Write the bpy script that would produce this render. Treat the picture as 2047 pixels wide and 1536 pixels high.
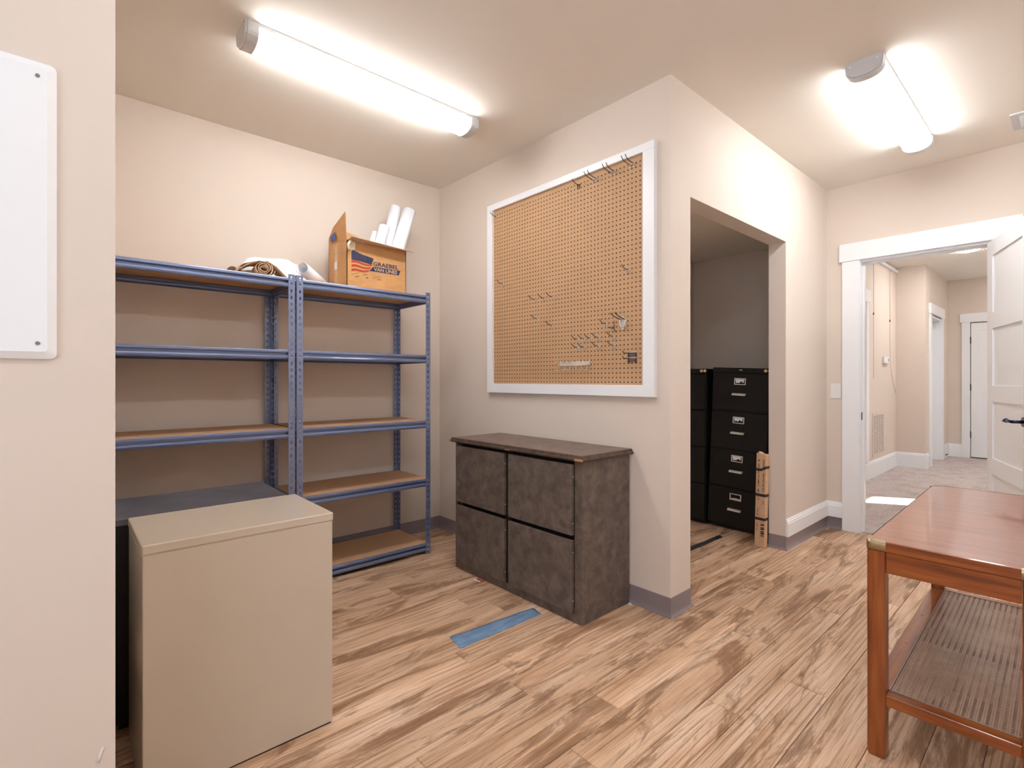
import bpy, bmesh, math, random
from mathutils import Vector, Matrix, noise
random.seed(7)
PI = math.pi
for o in list(bpy.data.objects): bpy.data.objects.remove(o)
SC = bpy.context.scene
COL = SC.collection

# ------------------------------------------------------------------ camera, world, light, exposure
cam = bpy.data.cameras.new('camera'); co = bpy.data.objects.new('camera', cam); COL.objects.link(co)
cam.sensor_width = 36.0; cam.lens = 1011.36/2047*36.0; cam.shift_y = -9.15/2047
cam.clip_start = 0.02; cam.clip_end = 60
co.location = (0, 0, 1.202); co.rotation_euler = (PI/2, 0, -0.72826)
SC.camera = co
w = bpy.data.worlds.new('world'); SC.world = w; w.use_nodes = True
w.node_tree.nodes['Background'].inputs[0].default_value = (0.75, 0.86, 1.0, 1)
w.node_tree.nodes['Background'].inputs[1].default_value = 4.2
SC.view_settings.view_transform = 'Standard'; SC.view_settings.look = 'None'
SC.view_settings.gamma = 1.0; SC.view_settings.use_curve_mapping = False
SC.view_settings.exposure = 0.0
LAMP = 26.5          # brightness of the wraparound diffusers
# the sun comes in through the hallway window only
sl = bpy.data.lights.new('sun', 'SUN'); sl.energy = 60; sl.angle = 0.009; sl.color = (1, .96, .9)
so = bpy.data.objects.new('sun', sl); COL.objects.link(so)
so.rotation_euler = Vector((-.51*.85, .86*.85, -.5)).to_track_quat('-Z', 'Y').to_euler()
so.location = (9, -4, 4)

# ------------------------------------------------------------------ materials
def sr(h):
    c = [int(h[i:i+2], 16)/255 for i in (0, 2, 4)]
    return tuple(x/12.92 if x <= .04045 else ((x+.055)/1.055)**2.4 for x in c) + (1,)
class NT:
    def __init__(s, name):
        s.m = bpy.data.materials.new(name); s.m.use_nodes = True
        s.t = s.m.node_tree; s.b = s.t.nodes['Principled BSDF']
    def n(s, typ, **kw):
        nd = s.t.nodes.new(typ)
        for k, v in kw.items():
            if k in nd.inputs: nd.inputs[k].default_value = v
            else: setattr(nd, k, v)
        return nd
    def l(s, a, b): s.t.links.new(a, b)
    def pos(s, scale, off=None):
        g = s.n('ShaderNodeTexCoord'); mp = s.n('ShaderNodeMapping'); mp.inputs['Scale'].default_value = scale
        s.l(g.outputs['Object'], mp.inputs['Vector'])
        if off is not None: s.l(off, mp.inputs['Location'])
        return mp.outputs[0]
    def noise(s, vec, scale=5, detail=4, rough=.55, dist=0):
        x = s.n('ShaderNodeTexNoise', Scale=scale, Detail=detail, Roughness=rough, Distortion=dist)
        s.l(vec, x.inputs['Vector']); return x.outputs['Fac']
    def ramp(s, fac, stops, interp='LINEAR'):
        r = s.n('ShaderNodeValToRGB'); e = r.color_ramp; e.interpolation = interp
        while len(e.elements) < len(stops): e.elements.new(.5)
        for i, (p, c) in enumerate(stops):
            e.elements[i].position = p; e.elements[i].color = c if len(c) == 4 else tuple(c)+(1,)
        s.l(fac, r.inputs[0]); return r.outputs[0]
    def mix(s, a, b, fac, mode='MIX'):
        x = s.n('ShaderNodeMix', data_type='RGBA', blend_type=mode)
        for v, i in ((fac, 0), (a, 6), (b, 7)):
            if hasattr(v, 'links'): s.l(v, x.inputs[i])
            else: x.inputs[i].default_value = v
        return x.outputs[2]
    def bump(s, h, strength=.2, dist=.002):
        x = s.n('ShaderNodeBump', Strength=strength, Distance=dist); s.l(h, x.inputs['Height']); s.l(x.outputs[0], s.b.inputs['Normal'])
    def set(s, **kw):
        for k, v in kw.items():
            i = s.b.inputs[k]
            if hasattr(v, 'links'): s.l(v, i)
            else: i.default_value = v
        return s.m
def plain(name, hexa, rough=.5, metal=0, var=.06, vs=6, bump=0, bs=200, spec=.5, coat=0):
    t = NT(name); c = sr(hexa); p = t.pos((1, 1, 1))
    d = tuple(x*(1-var) for x in c[:3]) + (1,); u = tuple(min(1, x*(1+var)) for x in c[:3]) + (1,)
    col = t.ramp(t.noise(p, vs, 5), [(.3, d), (.7, u)])
    if bump: t.bump(t.noise(p, bs, 3), bump, .001)
    return t.set(**{'Base Color': col, 'Roughness': rough, 'Metallic': metal, 'Specular IOR Level': spec, 'Coat Weight': coat})
M = {}
M['wall'] = plain('beige_wall_paint', 'e2d5c9', .62, var=.018, vs=1.5, bump=.12, bs=260, spec=.3)
M['ceiling'] = plain('cream_ceiling_paint', 'f7f2e9', .7, var=.012, vs=1, bump=.15, bs=300, spec=.25)
M['white'] = plain('white_trim_paint', 'f6f8fb', .35, var=.01, vs=3)
M['doorwhite'] = plain('white_door_paint', 'f6f8fb', .38, var=.008, vs=3)
M['cove'] = plain('grey_vinyl_base', '8d8285', .38, var=.05, vs=3)
M['lightgrey'] = plain('white_lamp_housing', 'd7d9dc', .4, var=.01)
M['plastic'] = plain('white_plastic', 'eeeeec', .3, var=.01)
M['steelblue'] = plain('blue_grey_coated_steel', '7f8eb4', .26, metal=.4, var=.03, vs=4, coat=.25)
M['zinc'] = plain('bright_zinc', 'e6e4e2', .28, metal=.6, var=.05)
M['nickel'] = plain('brushed_nickel', 'e6e1dc', .32, metal=.5, var=.04)
M['lockbrass'] = plain('pale_brass_lock', 'dccf98', .35, metal=.4)
M['bronzeplate'] = plain('brown_steel_plate', '75625a', .4, metal=.3)
M['string'] = plain('tan_string', 'a88a74', .8)
M['darkwire'] = plain('dark_steel_wire', '4a3a34', .35, metal=.8, var=.1)
M['brass'] = plain('aged_brass', 'b3a080', .32, metal=.9, var=.18, vs=30)
M['blackiron'] = plain('black_hinge', '25222a', .4, metal=.5)
M['lever'] = plain('dark_blue_bronze_lever', '2c3a5c', .22, metal=.8, var=.2, vs=40)
M['screwgrey'] = plain('grey_screw', '8c8c8c', .4, metal=.6)
M['strap'] = plain('black_strap', '2b2624', .6)
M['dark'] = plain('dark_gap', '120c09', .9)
M['paper'] = plain('white_paper', 'f2f4fa', .7, var=.02)
M['paperblue'] = plain('blue_ink_patch', '5865a4', .7, var=.15, vs=60)
M['navy'] = plain('navy_print', '27304f', .7, var=.12, vs=90)
M['redink'] = plain('red_print', 'b04426', .7, var=.12, vs=60)
M['brownink'] = plain('brown_ink', '4a2f20', .7)
M['blackink'] = plain('black_ink', '2a1c14', .7)
M['whiteink'] = plain('cream_print', 'c9a888', .7)
M['tape'] = plain('clear_packing_tape', 'd2b08a', .18, var=.08, vs=30)
M['tapewhite'] = plain('cream_tape', 'ead9bd', .35, var=.05)
M['kraftdark'] = plain('dark_kraft', 'a98560', .7)
M['hole'] = plain('shade_darkened_core', '4a2e1a', .9)  # hole walls: raw core brown, darkened further for the shade inside
M['rackwhite'] = plain('white_coated_wire', 'e3d8cc', .35, metal=.2)
M['scrapred'] = plain('red_scrap', 'c8402e', .5)

def m_card(name, hexa):
    t = NT(name); c = sr(hexa); p = t.pos((1, 1, 1)); f = t.pos((4, 4, 60))
    col = t.mix(t.ramp(t.noise(p, 7, 5), [(.3, tuple(x*.86 for x in c[:3])), (.7, tuple(x*1.1 for x in c[:3]))]),
                (.9, .8, .7, 1), t.ramp(t.noise(f, 3, 3), [(.4, (0, 0, 0)), (.8, (.12, .12, .12))]))
    return t.set(**{'Base Color': col, 'Roughness': .75})
M['card'] = m_card('orange_cardboard', 'c8955c'); M['cardlight'] = m_card('pale_cardboard', 'd6b593')
M['carton'] = m_card('tan_carton', 'd2aa86'); M['kraft'] = m_card('kraft_paper', 'e2c4a4')

def m_particle(name, hexa, fine=420, sp=.16):
    t = NT(name); c = sr(hexa); p = t.pos((1, 1, 1))
    a = t.ramp(t.noise(p, fine, 3), [(.35, tuple(x*(1-sp) for x in c[:3])), (.65, tuple(min(1, x*(1+sp)) for x in c[:3]))])
    a = t.mix(a, tuple(x*.8 for x in c[:3])+(1,), t.ramp(t.noise(p, 3, 3), [(.4, (0, 0, 0)), (.75, (.35, .35, .35))]))
    return t.set(**{'Base Color': a, 'Roughness': .7})
M['board'] = m_particle('particle_board', 'c39b78')
M['peg'] = m_particle('tan_hardboard', 'c39b74', 600, .09)

def m_floor():
    t = NT('weathered_pine_plank')
    oi = t.n('ShaderNodeObjectInfo'); mul = t.n('ShaderNodeMath', operation='MULTIPLY'); mul.inputs[1].default_value = 41.0
    t.l(oi.outputs['Random'], mul.inputs[0])
    cb = t.n('ShaderNodeCombineXYZ'); t.l(mul.outputs[0], cb.inputs[0]); t.l(mul.outputs[0], cb.inputs[1])
    o = cb.outputs[0]
    big = t.noise(t.pos((.9, 7, 1), o), 1.5, 4, .55, .5)
    blot = t.noise(t.pos((1.1, 5.5, 1), o), 1.6, 9, .68, .9)
    streak = t.noise(t.pos((1.0, 34, 1), o), 2.0, 6, .6, .25)
    grain = t.noise(t.pos((1.6, 150, 1), o), 2.0, 5, .6, .15)
    fine = t.noise(t.pos((5, 330, 1), o), 2, 3, .6)
    sc = t.noise(t.pos((14, 60, 1), o), 2, 6, .75, .4)
    base = t.ramp(big, [(.3, sr('c29a79')), (.45, sr('d8b292')), (.58, sr('e6c3a5')), (.72, sr('f0d4ba'))])
    base = t.mix(base, sr('9b7250'), t.ramp(streak, [(.5, (0, 0, 0)), (.62, (.55, .55, .55)), (.78, (.8, .8, .8))]))
    base = t.mix(base, sr('80593a'), t.ramp(blot, [(.51, (0, 0, 0)), (.57, (.6, .6, .6)), (.68, (.92, .92, .92))]))
    base = t.mix(base, sr('7a5336'), t.ramp(grain, [(.52, (0, 0, 0)), (.6, (.4, .4, .4)), (.66, (.1, .1, .1))]))
    base = t.mix(base, sr('f4dcc2'), t.ramp(fine, [(.55, (0, 0, 0)), (.75, (.35, .35, .35))]))
    base = t.mix(base, sr('70492b'), t.ramp(sc, [(.60, (0, 0, 0)), (.68, (.5, .5, .5)), (.74, (.7, .7, .7))]))
    # cathedral grain on some stretches
    wv = t.n('ShaderNodeTexWave', wave_type='BANDS', bands_direction='Y', Scale=2.2, Distortion=6.0, Detail=2.0)
    wv.inputs['Detail Scale'].default_value = 1.0
    t.l(t.pos((.5, 6, 1), o), wv.inputs['Vector'])
    wm = t.ramp(wv.outputs['Fac'], [(.0, (.6, .6, .6)), (.16, (0, 0, 0))])
    wmask = t.ramp(t.noise(t.pos((1.1, 3, 1), o), 1.4, 2), [(.46, (0, 0, 0)), (.56, (1, 1, 1))])
    base = t.mix(base, sr('7a5234'), t.mix((0, 0, 0, 1), wm, wmask))
    vo = t.n('ShaderNodeTexVoronoi', Scale=1.0); t.l(t.pos((1.9, 6, 1), o), vo.inputs['Vector'])
    kn = t.ramp(vo.outputs['Distance'], [(.025, (.85, .85, .85)), (.06, (.25, .25, .25)), (.10, (0, 0, 0))])
    base = t.mix(base, sr('5c3a22'), kn)
    tone = t.ramp(oi.outputs['Random'], [(0, (.82, .80, .78)), (.35, (.97, .97, .97)), (.7, (1, 1, 1)), (1, (1.1, 1.1, 1.1))])
    base = t.mix(base, tone, 1.0, 'MULTIPLY')
    t.bump(fine, .12, .001)
    rg = t.ramp(blot, [(.3, (.40, .40, .40)), (.7, (.52, .52, .52))])
    return t.set(**{'Base Color': base, 'Roughness': rg, 'Specular IOR Level': .4})
M['floor'] = m_floor()

def m_cherry(name, d, m_, l_, axis=0, coat=.5, rough=.3, cr=.1):
    t = NT(name); k = [24, 24, 24]; k[axis] = 1.6; q = [7, 7, 7]; q[axis] = 1.2
    a = t.noise(t.pos(tuple(k)), 2, 5, .55, .3); b = t.noise(t.pos(tuple(q)), 2, 4, .5, .4)
    c = t.ramp(a, [(.32, sr(d)), (.5, sr(m_)), (.7, sr(l_))])
    c = t.mix(c, sr(d), t.ramp(b, [(.48, (0, 0, 0)), (.7, (.45, .45, .45))]))
    return t.set(**{'Base Color': c, 'Roughness': rough, 'Coat Weight': coat, 'Coat Roughness': cr})
for ax_, nm_ in enumerate('xyz'): M['cherry'+nm_] = m_cherry('cherry_wood_'+nm_, '6b300c', '8c4517', 'a15b22', ax_)
M['cherry'] = M['cherryx']
M['cherrytop'] = m_cherry('cherry_table_top', '7e3c22', '8f4b2d', '9c5a3a', 1, .75, .3, .05)
def m_cane():
    t = NT('woven_cane'); c = t.ramp(t.noise(t.pos((3, 3, 3)), 4, 3), [(.3, sr('a98c7c')), (.7, sr('c2a796'))])
    # each strand is wrapped: fine cross ticks along its length
    w_ = t.n('ShaderNodeTexWave', wave_type='BANDS', bands_direction='X', Scale=150.0); t.l(t.pos((1, 1, 1)), w_.inputs['Vector'])
    c = t.mix(c, sr('6a4c3c'), t.ramp(w_.outputs['Fac'], [(.1, (.7, .7, .7)), (.4, (0, 0, 0))]))
    return t.set(**{'Base Color': c, 'Roughness': .42})
M['cane'] = m_cane()

def m_suede(name, a, b, sc=15):
    t = NT(name); p = t.pos((1, 1, 1))
    f = t.noise(p, sc, 9, .68, .4); g = t.noise(p, sc*2.3, 7, .7, .2)
    c = t.ramp(f, [(.36, sr(a)), (.64, sr(b))])
    c = t.mix(c, sr('8a7c70'), t.ramp(g, [(.52, (0, 0, 0)), (.72, (.22, .22, .22))]))
    return t.set(**{'Base Color': c, 'Roughness': .48, 'Specular IOR Level': .4})
M['slate'] = m_suede('mottled_charcoal_laminate', '564b45', '75685f')
M['slateedge'] = m_suede('dark_laminate_edge', '3a2a22', '5e4a40', 20)
M['slatetop'] = m_suede('brown_laminate_top', '6a584f', '85726a', 12)
M['chip'] = plain('exposed_wood_chip', 'c28a5c', .6)
def m_black(name, hexa, scr=.2):
    t = NT(name); p = t.pos((1, 1, 1)); c = sr(hexa)
    col = t.ramp(t.noise(p, 5, 6, .6), [(.35, c), (.75, tuple(x*1.9+.003 for x in c[:3]))])
    v = t.noise(t.pos((60, 60, 22)), 3, 6, .75)
    col = t.mix(col, sr('8d8a8c'), t.ramp(v, [(.66, (0, 0, 0)), (.8, (scr, scr, scr))]))
    t.bump(t.noise(p, 500, 2), .12, .0006)
    return t.set(**{'Base Color': col, 'Roughness': .45, 'Specular IOR Level': .35})
M['black'] = m_black('black_enamel_steel', '0c0a09', .12)
M['blacktop'] = m_black('scratched_slate_steel', '47464c', .9)
M['beigesteel'] = plain('beige_enamel_steel', 'c8baa8', .30, var=.03, vs=3, bump=.04, bs=500, coat=.5)
def m_tape():
    t = NT('blue_tape'); p = t.pos((3, 12, 1))
    c = t.ramp(t.noise(p, 3, 6, .6), [(.3, sr('5f7fa0')), (.7, sr('88a6c6'))]); t.bump(t.noise(p, 4, 5), .5, .004)
    return t.set(**{'Base Color': c, 'Roughness': .4})
M['bluetape'] = m_tape()
M['striptape'] = plain('dark_grey_strip', '3c4248', .35, metal=.3, var=.2, vs=20)
def m_carpet():
    t = NT('mauve_beige_carpet'); p = t.pos((1, 1, 1))
    c = t.ramp(t.noise(p, 90, 5, .7), [(.3, sr('a99b98')), (.5, sr('d0c4c1')), (.72, sr('ece3e0'))])
    c = t.mix(c, sr('ac9c99'), t.ramp(t.noise(p, 5, 5, .6), [(.45, (0, 0, 0)), (.7, (.6, .6, .6))]))
    t.bump(t.noise(p, 160, 4), .8, .01)
    return t.set(**{'Base Color': c, 'Roughness': .95, 'Specular IOR Level': .1})
M['carpet'] = m_carpet()
def m_emit(name, col, s):
    t = NT(name); return t.set(**{'Base Color': (1, 1, 1, 1), 'Emission Color': col, 'Emission Strength': s, 'Roughness': .5})
M['lamp'] = m_emit('lit_diffuser', (.975, .985, 1, 1), LAMP)
M['halllamp'] = m_emit('lit_hall_disc', (1, .98, .96, 1), 135)
M['downlight'] = m_emit('lit_downlight', (1, .95, .88, 1), 30)
M['skypane'] = NT('window_glass').set(**{'Base Color': (1, 1, 1, 1), 'Roughness': 0, 'Transmission Weight': 1.0, 'IOR': 1.0})

# ------------------------------------------------------------------ mesh helpers
class MB:
    def __init__(s): s.v = []; s.f = []; s.sm = []
    def face(s, idx, sm=False): s.f.append(idx); s.sm.append(sm)
    def box(s, x0, y0, z0, x1, y1, z1):
        x0, x1 = sorted((x0, x1)); y0, y1 = sorted((y0, y1)); z0, z1 = sorted((z0, z1))
        b = len(s.v)
        s.v += [(x0,y0,z0),(x1,y0,z0),(x1,y1,z0),(x0,y1,z0),(x0,y0,z1),(x1,y0,z1),(x1,y1,z1),(x0,y1,z1)]
        for q in ((0,3,2,1),(4,5,6,7),(0,1,5,4),(1,2,6,5),(2,3,7,6),(3,0,4,7)): s.face(tuple(b+i for i in q))
        return s
    def cbox(s, x0, y0, z0, x1, y1, z1, c=.002, top_only=False):
        """box whose edges are chamfered"""
        bm = bmesh.new(); r = bmesh.ops.create_cube(bm, size=1)
        for v in bm.verts:
            v.co = Vector(((x0+x1)/2+v.co.x*(x1-x0), (y0+y1)/2+v.co.y*(y1-y0), (z0+z1)/2+v.co.z*(z1-z0)))
        zt = max(z0, z1)
        ed = [e for e in bm.edges if not top_only or all(abs(v.co.z-zt) < 1e-6 for v in e.verts)]
        bmesh.ops.bevel(bm, geom=ed, offset=c, segments=1, affect='EDGES')
        s.addbm(bm); return s
    def addbm(s, bm, mat=None, sm=False):
        b = len(s.v); bm.verts.index_update()
        for v in bm.verts: s.v.append(tuple(mat @ v.co) if mat else tuple(v.co))
        for f in bm.faces: s.face(tuple(b+v.index for v in f.verts), sm)
        bm.free()
    def poly(s, pts, sm=False):
        b = len(s.v); s.v += [tuple(p) for p in pts]; s.face(tuple(range(b, b+len(pts))), sm); return s
    def prism(s, pts, vec):
        """closed polygon (3D) extruded by vec"""
        n = len(pts); b = len(s.v); vec = Vector(vec)
        s.v += [tuple(Vector(p)) for p in pts] + [tuple(Vector(p)+vec) for p in pts]
        s.face(tuple(range(b+n-1, b-1, -1))); s.face(tuple(range(b+n, b+2*n)))
        for i in range(n):
            j = (i+1) % n; s.face((b+i, b+j, b+n+j, b+n+i))
        return s
    def sheet(s, pts, vec, th):
        """thin plate: quad outline pts with thickness th along vec"""
        return s.prism(pts, Vector(vec)*th)
    def cyl(s, p0, p1, r0, r1=None, n=14, cap=True):
        r1 = r0 if r1 is None else r1
        p0 = Vector(p0); p1 = Vector(p1); d = (p1-p0).normalized(); a = d.orthogonal().normalized(); c = d.cross(a)
        b = len(s.v)
        for p, r in ((p0, r0), (p1, r1)):
            for i in range(n):
                t = 2*PI*i/n; s.v.append(tuple(p + a*math.cos(t)*r + c*math.sin(t)*r))
        for i in range(n):
            j = (i+1) % n; s.face((b+i, b+j, b+n+j, b+n+i), True)
        if cap: s.face(tuple(b+i for i in range(n-1, -1, -1))); s.face(tuple(b+n+i for i in range(n)))
        return s
    def tube(s, pts, r, n=8):
        pts = [Vector(p) for p in pts]; b = len(s.v); prev = None
        for k, p in enumerate(pts):
            d = (pts[min(k+1, len(pts)-1)] - pts[max(k-1, 0)]).normalized()
            if prev is None: a = d.orthogonal().normalized()
            else: a = (prev - d*prev.dot(d)).normalized()
            prev = a; c = d.cross(a)
            for i in range(n):
                t = 2*PI*i/n; s.v.append(tuple(p + a*math.cos(t)*r + c*math.sin(t)*r))
        for k in range(len(pts)-1):
            for i in range(n):
                j = (i+1) % n; s.face((b+k*n+i, b+k*n+j, b+(k+1)*n+j, b+(k+1)*n+i), True)
        s.face(tuple(b+i for i in range(n-1, -1, -1))); e = b+(len(pts)-1)*n; s.face(tuple(e+i for i in range(n)))
        return s
    def sweep(s, prof, path, sm=False):
        """prof: (out, z) open polyline closed on itself; path: list of (x, y); out is to the right of travel"""
        P = [Vector((p[0], p[1])) for p in path]; n = len(prof); b = len(s.v)
        for k, p in enumerate(P):
            ns = []
            if k > 0: d = (P[k]-P[k-1]).normalized(); ns.append(Vector((d.y, -d.x)))
            if k < len(P)-1: d = (P[k+1]-P[k]).normalized(); ns.append(Vector((d.y, -d.x)))
            if len(ns) == 2: m = (ns[0]+ns[1]); m = m/(1+ns[0].dot(ns[1]))
            else: m = ns[0]
            for o, z in prof: s.v.append((p.x+m.x*o, p.y+m.y*o, z))
        for k in range(len(P)-1):
            for i in range(n):
                j = (i+1) % n; s.face((b+k*n+i, b+(k+1)*n+i, b+(k+1)*n+j, b+k*n+j), sm)
        s.face(tuple(b+i for i in range(n))); e = b+(len(P)-1)*n; s.face(tuple(e+i for i in range(n-1, -1, -1)))
        return s
    def xf(s, mat, start=0):
        for i in range(start, len(s.v)): s.v[i] = tuple(mat @ Vector(s.v[i]))
        return s
    def mesh(s, name):
        me = bpy.data.meshes.new(name); me.from_pydata(s.v, [], s.f); me.polygons.foreach_set('use_smooth', s.sm)
        bm = bmesh.new(); bm.from_mesh(me); bmesh.ops.recalc_face_normals(bm, faces=bm.faces); bm.to_mesh(me); bm.free()
        me.update(); return me
    def build(s, name, mat, parent=None, loc=None):
        me = s.mesh(name); me.materials.append(M[mat] if isinstance(mat, str) else mat)
        return link(name, me, parent, loc)
def link(name, data, parent=None, loc=None):
    o = bpy.data.objects.new(name, data); COL.objects.link(o)
    if parent is not None: o.parent = parent
    if loc is not None: o.location = loc
    return o
def tag(o, label=None, cat=None, group=None, kind=None):
    if label: o['label'] = label
    if cat: o['category'] = cat
    if group: o['group'] = group
    if kind: o['kind'] = kind
    return o
def struct(o): o['kind'] = 'structure'; return o
def thing(name, loc, label, cat, group=None, rz=0):
    o = link(name, None, None, loc); o.empty_display_size = .05; o.rotation_euler = (0, 0, rz)
    return tag(o, label, cat, group)
def structempty(name, loc=(0, 0, 0)):
    o = link(name, None, None, loc); o.empty_display_size = .05; return struct(o)
def dup(src, parent=None):
    c = src.copy(); COL.objects.link(c)
    if parent is not None: c.parent = parent
    return c
def copy_tree(o, loc, label=None, rz=None):
    r = dup(o); r.location = loc
    if rz is not None: r.rotation_euler = (0, 0, rz)
    if label: r['label'] = label
    for ch in list(o.children):
        c = dup(ch, r)
        for g in list(ch.children): dup(g, c)
    return r
def text_mesh(txt, w, h, depth=.0004, bold=.0):
    cu = bpy.data.curves.new('lettering', 'FONT'); cu.body = txt; cu.extrude = .01; cu.offset = bold; cu.resolution_u = 2
    cu.align_x = 'CENTER'; cu.align_y = 'CENTER'
    o = bpy.data.objects.new('lettering', cu); COL.objects.link(o)
    bpy.context.view_layer.update()
    me = bpy.data.meshes.new_from_object(o.evaluated_get(bpy.context.evaluated_depsgraph_get()))
    bpy.data.objects.remove(o)
    xs = [v.co.x for v in me.vertices]; ys = [v.co.y for v in me.vertices]
    cx, cy = (max(xs)+min(xs))/2, (max(ys)+min(ys))/2; W = max(xs)-min(xs); H = max(ys)-min(ys)
    for v in me.vertices:
        v.co = Vector(((v.co.x-cx)/W*w, (v.co.y-cy)/H*h, depth if v.co.z > 0 else 0))
    return me
def lettering(name, txt, w, h, mat, parent, matrix, bold=.0):
    me = text_mesh(txt, w, h, bold=bold); me.transform(matrix); me.materials.clear(); me.materials.append(M[mat])
    return link(name, me, parent)

# ------------------------------------------------------------------ layout numbers (metres)
CZ = 2.743                       # ceiling
XP = 2.295; YB = 3.455           # partition face, alcove back wall
YH = 1.372; YH2 = 1.487          # front face and back face of the wall in line with the alcove mouth
XD = 4.66; XD2 = 4.78            # wall with the white door, and its hallway side
XL = -1.5; YR = -2.0             # far limits of the room behind the camera
OX0, OX1, OZ = 2.49, 3.80, 2.17  # closet opening

# ------------------------------------------------------------------ floor
fl = MB().box(XL-.1, YR-.1, -.12, XD+.04, YB+.1, -.010).build('floor', 'dark'); struct(fl)
ys = [-2.0,-1.86,-1.70,-1.57,-1.41,-1.28,-1.11,-.98,-.82,-.68,-.52,-.40,-.24,-.11,.05,.20,.33,.46,.63,.805,.932,1.104,1.226,1.402,1.515,1.69,1.83,1.985,2.139,2.288,2.453,2.646,2.78,2.93,3.10,3.27,3.455]
known = {.805: 1.812, .932: 1.237, 1.104: 1.521, 1.226: 2.0, 1.402: 1.332, 2.139: 1.62, 1.985: 1.724, 2.453: 1.405, 2.288: 2.05, 1.515: 2.55, .63: 2.16, .46: 1.55}
LP = 1.157
for i in range(len(ys)-1):
    y0, y1 = ys[i], ys[i+1]
    ph = known.get(y0, random.random()*LP) % LP
    xs = [XL] + [ph+LP*k for k in range(-3, 6) if XL+.02 < ph+LP*k < XD+.02] + [XD+.035]
    for a, b in zip(xs, xs[1:]):
        m = MB().cbox(a+.0006, y0+.0008, -.011, b-.0006, y1-.0008, 0, .0018, True)
        o = m.build('plank', 'floor', fl)
# ------------------------------------------------------------------ ceiling and walls
struct(MB().box(XL-.1, YR-.1, CZ, XD+.12, YB+.1, CZ+.1).build('ceiling', 'ceiling'))
struct(MB().box(.05, YB, -.01, XP+.12, YB+.1, CZ).build('wall_back', 'wall'))
struct(MB().box(XP, YH2, -.01, XP+.12, YB, CZ).build('wall_partition', 'wall'))
m = MB().box(XP, YH, -.01, OX0, YH2, CZ).box(OX0, YH, OZ, OX1, YH2, CZ).box(OX1, YH, -.01, XD, YH2, CZ)
struct(m.build('wall_front', 'wall'))
wl = MB().box(XL, YH, -.01, .087, YH2, CZ).box(-.05, YH2, -.01, .05, YB+.1, CZ).build('wall_left', 'wall'); struct(wl)
MB().cyl((.058, 1.3715, .398), (.066, 1.3705, .425), .0035, .002, 8).build('paint_chip', 'plastic', wl)
m = MB().box(XL-.1, YR-.1, -.01, XL, -1.7, CZ).box(XL-.1, .7, -.01, XL, YH2, CZ).box(XL-.1, -1.7, -.01, XL, .7, .8).box(XL-.1, -1.7, 2.25, XL, .7, CZ)
struct(m.build('wall_far_left', 'wall'))
wf = MB().box(XL, -1.8, .7, XL+.02, .8, .8).box(XL, -1.8, 2.25, XL+.02, .8, 2.35).box(XL, -1.8, .8, XL+.02, -1.7, 2.25).box(XL, .7, .8, XL+.02, .8, 2.25)
for k in (1, 2): wf.box(XL-.08, -1.7+.8*k-.03, .8, XL+.01, -1.7+.8*k+.03, 2.25)
struct(wf.build('window_added', 'white'))  # window added out of view to bring in sky light as fill
struct(MB().box(XL, YR-.1, -.01, XD2, YR, CZ).build('wall_rear', 'wall'))
DY0, DY1, DZ = .362, 1.156, 2.14   # rough opening of the doorway
m = MB().box(XD, YR, -.01, XD2, DY0, CZ).box(XD, DY1, -.01, XD2, YB+.1, CZ).box(XD, DY0, DZ, XD2, DY1, CZ)
struct(m.build('wall_right', 'wall'))
# closet shell
struct(MB().box(XP+.12, 2.533, -.01, XD, 2.64, CZ).build('wall_closet', 'wall'))
struct(MB().box(XP+.12, YH2, 2.35, XD, 2.533, 2.45).build('ceiling_closet', 'ceiling'))

# vinyl cove base: flat strip with a toe that curls out on the floor
cove = [(0, 0), (.013, 0), (.0125, .004), (.008, .009), (.0045, .017), (.003, .03), (.0028, .097), (0, .098)]
# sweep keeps 'out' on the right-hand side of travel
struct(MB().sweep(cove, [(.05, YB), (XP, YB), (XP, YH), (OX0, YH), (OX0, YH2)][:2] + [(XP, YB-.0)] if False else [(.05, YB), (XP, YB), (XP, YH), (OX0, YH), (OX0, YH2)]).build('baseboard_back', 'cove'))
struct(MB().sweep(cove, [(OX1, YH2), (OX1, YH), (XD, YH), (XD, 1.259)]).build('baseboard_front', 'cove'))
wb = [(0, .096), (.016, .096), (.016, .185), (.013, .192), (.013, .200), (.008, .206), (.006, .216), (0, .218)]
struct(MB().sweep(wb, [(OX1, YH), (XD, YH), (XD, 1.259)]).build('trim_1', 'white'))

# ------------------------------------------------------------------ room door, casing and jamb
d1 = structempty('door_1', (XD, .378, 0))
def wpart(mb, name, mat, parent):     # mesh given in world coordinates, parent unrotated
    mb.xf(Matrix.Translation(-Vector(parent.location))); return mb.build(name, mat, parent)
wpart(MB().cbox(XD-.02, 1.14, 0, XD, 1.258, 2.134, .002), 'casing', 'white', d1)
wpart(MB().cbox(XD-.02, .26, 0, XD, .378, 2.134, .002), 'casing', 'white', d1)
wpart(MB().cbox(XD-.027, .242, 2.134, XD, 1.276, 2.272, .002), 'head_casing', 'white', d1)
for y0, y1 in ((1.134, 1.156), (.362, .384)):
    wpart(MB().box(XD, y0, 0, XD2, y1, 2.14), 'jamb', 'white', d1)
wpart(MB().box(XD, .384, 2.118, XD2, 1.134, 2.14), 'jamb', 'white', d1)
wpart(MB().box(XD+.045, 1.122, 0, XD+.08, 1.134, 2.118).box(XD+.045, .384, 0, XD+.08, .396, 2.118).box(XD+.045, .396, 2.106, XD+.08, 1.122, 2.118), 'door_stop', 'white', d1)
wpart(MB().cbox(XD+.006, 1.1325, .885, XD+.035, 1.1345, .945, .0005), 'strike_plate', 'blackiron', d1)
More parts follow.
